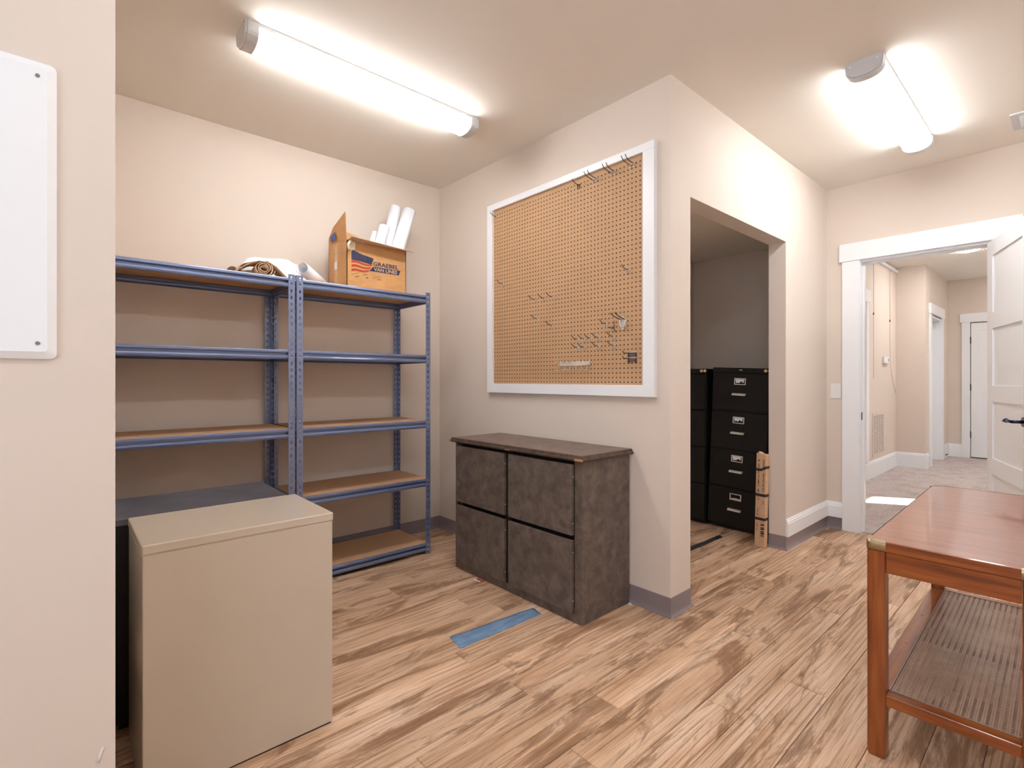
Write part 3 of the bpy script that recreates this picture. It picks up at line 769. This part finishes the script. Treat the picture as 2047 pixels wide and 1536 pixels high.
for (a, b, c, d) in ((2.168, 2.640, .432, .783), (2.168, 2.640, .050, .408), (1.660, 2.136, .432, .783), (1.660, 2.136, .050, .408)):
    q = MB().cbox(fx-dx, a-2.137, c, fx, b-2.137, d, .0012).build('door', 'slate', t)
    for zz in (c+.06, d-.06): MB().cyl((fx-.010, a-2.137, zz), (fx-.010, a-2.139, zz), .003, n=8).build('hinge_screw', 'zinc', q)
MB().cbox(fx+.002, 2.136-2.137, .045, fx+.02, 2.168-2.137, .802, .001).build('shaded_centre_stile', 'dark', t)  # coloured dark to paint the shade between the door pairs
tag(MB().prism([(1.872, 2.365, .001), (1.885, 2.42, .001), (1.858, 2.405, .001), (1.855, 2.375, .001)], (0, 0, .004)).build('paper_scrap', 'scrapred'), 'tiny red and white scrap at the foot of the charcoal cabinet', 'scrap')
m = MB().prism([(1.850, 2.36, .001), (1.857, 2.362, .001), (1.860, 2.42, .001), (1.846, 2.415, .001)], (0, 0, .003)).build('white_edge', 'paper', bpy.data.objects['paper_scrap'])
tag(MB().prism([(2.255, 1.585, .0), (2.275, 1.592, .0), (2.278, 1.606, .0), (2.262, 1.604, .0)], (0, 0, .006)).build('caulk_crumb', 'paper'), 'tiny white crumb on the floor at the rear corner of the charcoal cabinet', 'scrap')

# ------------------------------------------------------------------ pegboard
pb = thing('pegboard', (XP, 2.128, 1.772), 'large tan pegboard in a white frame on the wall above the charcoal cabinet', 'pegboard')
FY0, FY1, FZ0, FZ1 = 1.448-2.128, 2.808-2.128, 1.110-1.772, 2.432-1.772
IY0, IY1, IZ0, IZ1 = 1.518-2.128, 2.752-2.128, 1.172-1.772, 2.378-1.772+.012
for (a, b, c, d) in ((FY0, FY1, FZ0, IZ0), (FY0, FY1, IZ1, FZ1)):
    MB().cbox(-.030, a, c, 0, b, d, .0015).build('frame_board', 'white', pb)
for (a, b) in ((FY0, IY0), (IY1, FY1)):
    MB().cbox(-.030, a, IZ0, 0, b, IZ1, .0015).build('frame_board', 'white', pb)
PXf = -.0125; PIT = .0254
def peg_panel():
    mb = MB(); ny = int((IY1-IY0)/PIT)+1; nz = int((IZ1-IZ0)/PIT)+1
    yy = [IY0] + [1.543-2.128-PIT/2+PIT*k for k in range(1, 48)] + [IY1]
    zz = [IZ0] + [1.187-1.772-PIT/2+PIT*k for k in range(1, 47)] + [IZ1]
    yy = [y for y in yy if IY0-1e-6 <= y <= IY1+1e-6]; zz = [z for z in zz if IZ0-1e-6 <= z <= IZ1+1e-6]
    r = .0040; walls = []
    for i in range(len(yy)-1):
        for j in range(len(zz)-1):
            a, b, c, d = yy[i], yy[i+1], zz[j], zz[j+1]
            cy = 1.543-2.128+PIT*i; cz = 1.187-1.772+PIT*j
            if not (a+r < cy < b-r and c+r < cz < d-r):
                mb.poly([(PXf, a, c), (PXf, b, c), (PXf, b, d), (PXf, a, d)]); continue
            ou = [(a, c), (cy, c), (b, c), (b, cz), (b, d), (cy, d), (a, d), (a, cz)]
            b0 = len(mb.v)
            mb.v += [(PXf, p, q) for p, q in ou]
            inn = [(cy+r*math.cos(math.radians(225+45*k)), cz+r*math.sin(math.radians(225+45*k))) for k in range(8)]
            mb.v += [(PXf, p, q) for p, q in inn] + [(PXf+.0032, p, q) for p, q in inn]
            for k in range(8):
                l_ = (k+1) % 8; mb.face((b0+k, b0+l_, b0+8+l_, b0+8+k)); walls.append(len(mb.f)); mb.face((b0+8+k, b0+8+l_, b0+16+l_, b0+16+k))
    me = bpy.data.meshes.new('hardboard'); me.from_pydata(mb.v, [], mb.f); me.materials.append(M['peg']); me.materials.append(M['hole'])
    for i in walls: me.polygons[i].material_index = 1
    return link('hardboard', me, pb)
peg_panel()
MB().box(-.0055, IY0, IZ0, -.001, IY1, IZ1).build('backing', 'dark', pb)  # dark sheet stands in for the unlit gap behind the holes

# hooks: local frame x = -out of the board, y along the wall, z up
def hook_single():
    a = MB().tube([(0, 0, .001), (-.012, 0, 0), (-.035, 0, .004), (-.052, 0, .014), (-.058, 0, .022)], .0020, 7)
    b = MB().tube([(-.002, -.013, 0), (-.004, 0, 0), (-.002, .013, 0)], .0021, 7)
    for s in (-1, 1): b.tube([(-.003, s*.007, 0), (-.004, s*.007, -.012), (0, s*.007, -.025)], .0018, 6)
    return a, b
def hook_double():
    a = MB()
    for s in (-1, 1): a.tube([(0, s*.0127, 0), (-.020, s*.0127, .0), (-.050, s*.0127, .004), (-.070, s*.0127, .012), (-.082, s*.0127, .026)], .0021, 7)
    b = MB().tube([(-.006, -.02, -.001), (-.006, .02, -.001)], .0028, 7)
    for s in (-1, 1): b.tube([(-.004, s*.0127, 0), (-.005, s*.0127, -.014), (0, s*.0127, -.0254)], .0022, 6)
    return a, b
protos = {}
def add_hook(kind, y, z, label, mats=('darkwire', 'zinc'), group='metal hooks on the pegboard', flip=False):
    key = (kind, mats)
    if key not in protos:
        a, b = (hook_single if kind == 's' else hook_double)()
        am, bm_ = a.mesh('arm'), b.mesh('bracket'); am.materials.append(M[mats[0]]); bm_.materials.append(M[mats[1]]); protos[key] = (am, bm_)
    t = thing('peg_hook', (XP-.0125, y, z), label, 'hook', group)
    link('arm', protos[key][0], t); link('bracket', protos[key][1], t); return t
DK = ('darkwire', 'darkwire'); ZZ = ('darkwire', 'zinc')
add_hook('s', 1.967, 2.350, 'dark wire hook, leftmost of the four along the top edge of the pegboard', DK)
add_hook('d', 1.847, 2.350, 'double wire hook, second from the left along the top edge of the pegboard')
add_hook('d', 1.717, 2.350, 'double wire hook, third from the left along the top edge of the pegboard')
add_hook('d', 1.592, 2.354, 'double wire hook in the top right corner of the pegboard')
add_hook('s', 1.618, 1.792, 'lone wire hook halfway up the right side of the pegboard')
add_hook('s', 2.721, 2.342, 'lone wire hook in the top left corner of the pegboard')
add_hook('s', 2.651, 1.862, 'lone wire hook near the left edge of the pegboard, below the middle')
add_hook('s', 2.335, 1.716, 'left hook in the row of three at mid height on the pegboard')
add_hook('s', 2.253, 1.716, 'middle hook in the row of three at mid height on the pegboard')
add_hook('s', 2.179, 1.716, 'right hook in the row of three at mid height on the pegboard')
add_hook('s', 2.312, 1.590, 'wire hook just below the row of three, left one of two')
add_hook('s', 2.183, 1.538, 'wire hook below the row of three, right one of two')
add_hook('s', 1.766, 1.513, 'wire hook beside the upright pin, left of the steel loop holder')
for i, y in enumerate((1.975, 1.925, 1.875, 1.819)):
    add_hook('s', y, 1.440, ('first', 'second', 'third', 'fourth')[i] + ' hook from the left in the upper row of four low on the pegboard')
for y, lb in ((1.975, 'left of the three in the second row'), (1.925, 'middle of the three in the second row'), (1.819, 'right of the three in the second row')):
    add_hook('s', y, 1.391, 'wire hook, ' + lb + ' low on the pegboard')
add_hook('s', 1.716, 1.440, 'upper of two stacked hooks right of the row of four')
add_hook('s', 1.714, 1.391, 'lower of two stacked hooks right of the row of four')
t = thing('wire_pin', (XP-.0125, 1.697, 1.488), 'upright dark wire pin bent out of the pegboard', 'hook')
MB().tube([(0, .045, .004), (-.010, .030, .002), (-.014, .015, -.006), (-.02, .004, -.006), (-.02, 0, .002), (-.02, 0, .035)], .0019, 6).tube([(-.02, 0, .002), (-.012, 0, -.022), (0, 0, -.025)], .0017, 6).build('wire', 'darkwire', t)
t = thing('loop_holder', (XP-.0125, 1.647, 1.505), 'bright steel loop holder with two long prongs on the right of the pegboard', 'hook')
for s in (-1, 1):
    MB().tube([(-.006, s*.014, .022), (-.03, s*.014, .026), (-.065, s*.014, .034), (-.09, s*.014, .044), (-.098, s*.014, .052)], .0024, 7).build('prong', 'darkwire', t)
    MB().tube([(-.006, s*.010, .030), (-.010, s*.020, .018), (-.012, s*.016, -.005), (-.010, s*.006, -.026)], .0040, 8).build('loop_side', 'zinc', t)
MB().tube([(-.008, -.012, .030), (-.010, 0, .036), (-.008, .012, .030)], .0040, 8).tube([(-.010, -.007, -.026), (-.012, 0, -.031), (-.010, .007, -.026)], .0038, 8).build('loop', 'zinc', t)
MB().box(-.004, -.014, -.022, 0, .014, .026).build('back_plate', 'nickel', t)
for nm, z, lb in (('a', 1.338, 'upper dark steel bracket with two prongs near the bottom right of the pegboard'), ('b', 1.309, 'lower dark steel bracket with two prongs near the bottom right of the pegboard')):
    t = thing('plate_bracket', (XP-.0125, 1.588, z), lb, 'hook', 'dark brackets on the pegboard')
    MB().cbox(-.006, -.026, -.014, -.001, .026, .008, .001).build('plate', 'bronzeplate', t)
    MB().tube([(-.007, -.028, .009), (-.007, .028, .009)], .0022, 6).build('bar', 'nickel', t)
    MB().tube([(-.004, .022, .006), (-.040, .022, .004), (-.056, .022, .006), (-.062, .022, .016)], .0022, 6).build('prong', 'darkwire', t)
    MB().tube([(-.006, -.024, .01), (-.012, -.024, -.012), (0, -.024, -.018)], .0022, 6).tube([(-.006, .024, .01), (-.012, .024, -.012), (0, .024, -.018)], .0022, 6).build('clip', 'darkwire', t)
t = thing('tool_rack', (XP-.0125, 1.998, 1.297), 'white metal tool rack with a row of short prongs at the bottom of the pegboard', 'rack')
MB().cbox(-.004, -.118, -.012, -.001, .118, .013, .001).build('plate', 'rackwhite', t)
MB().tube([(-.012, .118, .016), (-.012, .118, -.012), (-.012, -.100, -.012), (-.012, -.114, -.006), (-.012, -.122, .010), (-.012, -.122, .022)], .0025, 7).build('wire_frame', 'rackwhite', t)
for k in range(6):
    y = .118-.043*k
    MB().tube([(-.003, y, .012), (-.022, y, .010), (-.040, y, .012)], .0028, 7).tube([(-.006, y-.004, -.012), (-.008, y-.004, -.036), (-.022, y-.004, -.040), (-.042, y-.004, -.036)], .0024, 7).build('prong', 'rackwhite', t)

# ------------------------------------------------------------------ strips on the floor
def strip(name, pts, mat, label, cat, th=.0012, nx=24, ny=6, amp=.0016):
    a, b, c, d = [Vector(p) for p in pts]; mb = MB()
    for k in (0, 1):
        for j in range(ny+1):
            for i in range(nx+1):
                u, v = i/nx, j/ny; p = (a*(1-u)+b*u)*(1-v)+(d*(1-u)+c*u)*v
                e = .006*noise.noise(Vector((p.x*30, p.y*30, 1))) if (i in (0, nx) or j in (0, ny)) else 0
                z = .0008 + amp*abs(noise.noise(Vector((p.x*14, p.y*40, 3)))) + (.003 if mat == 'bluetape' and abs(v-.52+.1*u) < .09 and .15 < u < .8 else 0)
                mb.v.append((p.x+e, p.y+e, z + (th if k else 0) if k else .0003))
    n = (nx+1)*(ny+1)
    for k in (0, n):
        for j in range(ny):
            for i in range(nx):
                q = k+j*(nx+1)+i; mb.face((q, q+1, q+nx+2, q+nx+1), True)
    for i in range(nx):
        mb.face((i, i+1, n+i+1, n+i)); q = ny*(nx+1)+i; mb.face((q, q+1, n+q+1, n+q))
    for j in range(ny):
        q = j*(nx+1); mb.face((q, q+nx+1, n+q+nx+1, n+q)); q += nx; mb.face((q, q+nx+1, n+q+nx+1, n+q))
    return tag(mb.build(name, mat), label, cat)
strip('floor_tape', [(1.352, 1.952, 0), (1.850, 1.912, 0), (1.835, 1.832, 0), (1.330, 1.836, 0)], 'bluetape', 'wrinkled blue tape patch on the floor in front of the charcoal cabinet', 'tape')
strip('floor_strip', [(2.75, 1.860, 0), (3.80, 1.852, 0), (3.76, 1.806, 0), (2.75, 1.808, 0)], 'striptape', 'narrow dark grey tape strip on the floor inside the closet', 'tape')

# ------------------------------------------------------------------ four-drawer file cabinets in the closet
def file_cabinet(yc, label, tilt):
    Wc, Dc, Hc = .455, .655, 1.292; xf_ = 3.985
    t = thing('file_cabinet', (xf_, yc, 0.0), label, 'file cabinet', 'black file cabinets in the closet')
    t.rotation_euler = (tilt, 0, 0)
    h = Wc/2
    MB().cbox(.004, -h, .03, Dc, h, Hc, .002).build('body', 'black', t)
    MB().box(.03, -h+.01, 0, Dc-.02, h-.01, .03).build('base', 'black', t)
    MB().cbox(-.004, -h, Hc-.040, .010, h, Hc, .0015).build('top_rail', 'black', t)
    zt = Hc-.044
    for k in range(4):
        z1 = zt-.305*k; z0 = z1-.297
        d = MB().cbox(-.010, -h+.006, z0, .006, h-.006, z1, .003).build('drawer', 'black', t)
        zc = z1-.063
        lh = MB().box(-.013, -.045, zc-.026, -.010, .045, zc-.020).box(-.013, -.045, zc+.020, -.010, .045, zc+.026).box(-.013, -.045, zc-.02, -.010, -.038, zc+.02).box(-.013, .038, zc-.02, -.010, .045, zc+.02)
        lh.build('label_holder', 'nickel', d)
        rr = random.Random(k*3+5)
        pp = [(-.0108, .036, zc+.018), (-.0108, -.032, zc+.018), (-.0108, -.028, zc-.008-.006*rr.random()), (-.0108, -.010, zc+.004*rr.random()), (-.0108, .006, zc-.012), (-.0108, .020, zc-.002-.01*rr.random()), (-.0108, .030, zc-.015)]
        MB().prism(pp[::1] if k != 3 else [(-.0108, .036, zc-.018), (-.0108, -.036, zc-.018), (-.0108, -.036, zc-.012), (-.0108, .0, zc-.008), (-.0108, .036, zc-.013)], (.0006, 0, 0)).build('paper_label', 'paper', d)
        za = zc-.103
        hm = MB(); pf = [(-.010, .010), (-.016, .011), (-.030, .008), (-.034, .002), (-.034, -.006), (-.030, -.007), (-.029, .001), (-.016, .006), (-.010, .006)]
        hm.prism([(x, -.052, za+z) for x, z in pf], (0, .104, 0)); hm.build('pull_handle', 'nickel', d)
    for yy in (-h+.038, -h+.008):
        MB().cyl((-.004, yy, Hc-.018), (-.012, yy, Hc-.018), .0125, .0115, n=18).cyl((-.012, yy, Hc-.018), (-.0135, yy, Hc-.018), .004, n=12).build('lock', 'lockbrass', t)
    MB().box(-.0052, -.012, Hc-.020, -.004, .012, Hc-.013).build('name_plate', 'nickel', t)
    return t
a = file_cabinet(1.818, 'black four-drawer file cabinet leaning slightly, nickel pulls and label holders in view', math.radians(2.3))
a.location.z = .001
b = file_cabinet(2.288, 'black four-drawer file cabinet half hidden behind the closet opening, left of the other', math.radians(.3))

# strapped cartons leaning by the closet opening
t = thing('carton_pair', (3.725, 1.528, 0), 'two long tan cartons strapped together, upright beside the file cabinets', 'box')
t.rotation_euler = (math.radians(.6), math.radians(1.6), math.radians(-4))
c1 = MB().cbox(0, -.004, .001, .050, .030, .672, .0015).build('carton', 'carton', t)
c2 = MB().cbox(.002, -.038, .002, .050, -.0045, .668, .0015).build('carton', 'carton', t)
MB().prism([(.004, .0, .672), (.046, .0, .672), (.046, .022, .681), (.004, .022, .681)], (0, 0, .001)).build('open_flap', 'cardlight', c1)
for z, s in ((.555, 1), (.375, 0), (.205, 0)):
    q = [(-.003, .032, z-.009), (-.003, -.006, z-.009-.0*s), (-.003, -.040, z-.009+.02*s), (-.003, -.040, z+.009+.02*s), (-.003, -.006, z+.009-.0*s), (-.003, .032, z+.009)]
    st = MB().prism(q, (.0026, 0, 0)); st.box(-.003, .030, z-.009, .052, .0325, z+.009).box(-.003, -.0405, z-.009+.02*s, .052, -.038, z+.009+.02*s); st.build('strap', 'strap', t)
def vtext(txt, z, w_, h_, y, mat='blackink', parent=c1):
    # letters read downwards on the -x face
    m_ = Matrix(((0, 0, -1, -.0004), (0, -1, 0, 0), (-1, 0, 0, 0), (0, 0, 0, 1)))
    m_ = Matrix(((0, 0, -1, -.0003), (0, -1, 0, y), (-1, 0, 0, z), (0, 0, 0, 1)))
    lettering('lettering', txt, w_, h_, mat, parent, m_, .01)
vtext('IK', .618, .018, .014, .011); vtext('HAN', .582, .03, .014, .011)
vtext('NG POLYMER P.', .490, .110, .013, .011); vtext('MED', .402, .026, .013, .011); vtext('LT2', .348, .024, .013, .011)
vtext('TWO SET', .252, .058, .010, .014); vtext('ITEM 5051', .145, .062, .012, .014, 'redink')
vtext('DUNNAGE', .60, .06, .010, -.024, parent=c2); vtext('MANUFACTURE  BOX', .465, .13, .010, -.024, parent=c2); vtext('CT2', .325, .03, .010, -.024, parent=c2)
bc = MB()
for k, (z, h_) in enumerate(((.160, .010), (.142, .006), (.130, .010), (.112, .008), (.098, .010), (.084, .006))):
    bc.box(-.0004, -.036, z, .0, -.012, z+h_)
bc.build('print_bars', 'blackink', c2)['kind'] = 'stuff'

# ------------------------------------------------------------------ console table
T = .690
t = thing('console_table', (1.935, .457, 0), 'cherry wood console table with brass corners and a woven cane lower shelf', 'table', rz=math.radians(.9))
L, Wt = 1.23, .405
top = MB()
def rr2(x0, y0, x1, y1, r, z, n=5):
    pts = []
    for cx, cy, a0 in ((x1-r, y1-r, 0), (x0+r, y1-r, 90), (x0+r, y0+r, 180), (x1-r, y0+r, 270)):
        for i in range(n+1):
            a = math.radians(a0+90*i/n); pts.append((cx+r*math.cos(a), cy+r*math.sin(a), z))
    return pts
rings = [rr2(0, -Wt, L, 0, .014, T-.031), rr2(0, -Wt, L, 0, .014, T-.003), rr2(.003, -Wt+.003, L-.003, -.003, .012, T)]
n = len(rings[0])
for r_ in rings: top.v += r_
top.face(tuple(range(n-1, -1, -1)))
for k in range(2):
    for i in range(n): j = (i+1) % n; top.face((k*n+i, k*n+j, (k+1)*n+j, (k+1)*n+i))
top.face(tuple(range(2*n, 3*n)))
topo = top.build('tabletop', 'cherrytop', t)
st = MB()
for (a_, b_, c_, d_) in ((.004, -.0045, L-.004, -.0030), (.004, -Wt+.0030, L-.004, -Wt+.0045), (L-.0055, -Wt+.004, L-.004, -.004)):
    st.box(a_, b_, T-.0005, c_, d_, T+.0006)
st.build('stringing', 'dark', topo)
# edge band faces in side-grain wood
MB().box(-.0008, -Wt+.05, T-.0295, .0008, -.05, T-.0035).build('edge_band', 'cherryy', topo)
for (sx, sy) in ((0, 0), (0, 1), (1, 0), (1, 1)):
    a_ = rr2(-.0016, -.052, .052, .0016, .0155, T-.030); zt = T+.0012
    # outline of an L-shaped cap wrapping one rounded corner
    outer = [(-.0016, -.052)] + [(-.0016+.0155-.0155*math.cos(math.radians(90*i/6)), .0016-.0155+.0155*math.sin(math.radians(90*i/6))) for i in range(7)] + [(.052, .0016)]
    inner = [(.052, -.010), (.014, -.012), (.012, -.014), (.012, -.052)]
    inner = [(.030, -.012), (.012, -.016), (.010, -.050)]
    pts = [(x, y, T-.030) for x, y in outer]; cap = MB(); nn = len(outer)
    cap.v += pts + [(x, y, zt) for x, y in outer] + [(x+(.002 if x < .03 else 0), y-(.002 if y > -.03 else 0), T-.030) for x, y in outer]
    for i in range(nn-1):
        cap.face((i, i+1, nn+i+1, nn+i), True); cap.face((2*nn+i, 2*nn+i+1, i+1, i))
    cap.face(tuple(range(nn, 2*nn)) + tuple(), False) if False else None
    tri = len(cap.v); cap.v += [(.046, -.011, zt), (.013, -.014, zt), (.011, -.047, zt)]
    cap.face(tuple([nn+i for i in range(nn)]) + (tri, tri+1, tri+2))
    mt = Matrix.Identity(4)
    if sx: mt = Matrix.Translation((L, 0, 0)) @ Matrix.Scale(-1, 4, (1, 0, 0)) @ mt
    if sy: mt = Matrix.Translation((0, -Wt, 0)) @ Matrix.Scale(-1, 4, (0, 1, 0)) @ mt
    cap.xf(mt); cap.build('brass_corner', 'brass', topo)
# apron with a shadow gap under the top
ap = MB(); za, zb = T-.098, T-.0325
MB().cbox(.002, -Wt+.052, za, .022, -.052, zb, .0015).build('apron', 'cherryy', t)
MB().cbox(L-.022, -Wt+.052, za, L-.002, -.052, zb, .0015).build('apron', 'cherryy', t)
MB().cbox(.052, -.022, za, L-.052, -.002, zb, .0015).build('apron', 'cherry', t)
MB().cbox(.052, -Wt+.002, za, L-.052, -Wt+.022, zb, .0015).build('apron', 'cherry', t)
MB().box(.006, -Wt+.006, T-.0335, L-.006, -.006, T-.030).build('gap', 'dark', t)
for (x, y) in ((0, -.052), (0, -Wt), (L-.052, -.052), (L-.052, -Wt)):
    lg = MB(); lg.addbm(bmesh.new()); x0, y0, x1, y1 = x+.001, y+.001, x+.051, y+.051
    rgs = [rr2(x0+.003, y0+.003, x1-.003, y1-.003, .006, 0, 3), rr2(x0, y0, x1, y1, .008, .012, 3), rr2(x0, y0, x1, y1, .008, T-.0325, 3)]
    m_ = len(rgs[0])
    for r_ in rgs: lg.v += r_
    lg.face(tuple(range(m_-1, -1, -1)))
    for k in range(2):
        for i in range(m_): j = (i+1) % m_; lg.face((k*m_+i, k*m_+j, (k+1)*m_+j, (k+1)*m_+i))
    lg.face(tuple(range(2*m_, 3*m_))); lg.build('leg', 'cherryz', t)
# lower shelf: rails and woven cane
ZS = .205
sf = []
MB().cbox(.006, -Wt+.05, ZS-.034, .046, -.05, ZS, .002).build('shelf_rail', 'cherryy', t)
MB().cbox(L-.046, -Wt+.05, ZS-.034, L-.006, -.05, ZS, .002).build('shelf_rail', 'cherryy', t)
MB().cbox(.048, -.052, ZS-.034, L-.048, -.003, ZS, .002).build('shelf_rail', 'cherry', t)
MB().cbox(.048, -Wt+.003, ZS-.034, L-.048, -Wt+.052, ZS, .002).build('shelf_rail', 'cherry', t)
MB().cbox(L/2-.02, -Wt+.052, ZS-.034, L/2+.02, -.052, ZS-.012, .002).build('cross_brace', 'cherryy', t)
sc_ = MB()
for k in range(4): sc_.cyl((.12+.33*k, -.028, ZS), (.12+.33*k, -.028, ZS+.0006), .0035, n=10)
sc_.build('screw_hole', 'darkwire', t)['kind'] = 'stuff'
MB().box(.044, -.0545, ZS-.004, L-.044, -.0515, ZS+.0025).box(.044, -Wt+.0515, ZS-.004, L-.044, -Wt+.0545, ZS+.0025).box(.044, -Wt+.052, ZS-.004, .047, -.052, ZS+.0025).box(L-.047, -Wt+.052, ZS-.004, L-.044, -.052, ZS+.0025).build('cane_spline', 'cane', t)
cn = MB(); y = -.0565
while y > -Wt+.062:
    for dy in (0, .0054): cn.box(.047, y-dy-.0044, ZS-.0030, L-.047, y-dy, ZS-.0012)
    y -= .0175
x = .050
while x < L-.05:
    cn.box(x, -Wt+.054, ZS-.0050, x+.0032, -.054, ZS-.0034); x += .0105
cn.build('cane_weave', 'cane', t)['kind'] = 'stuff'
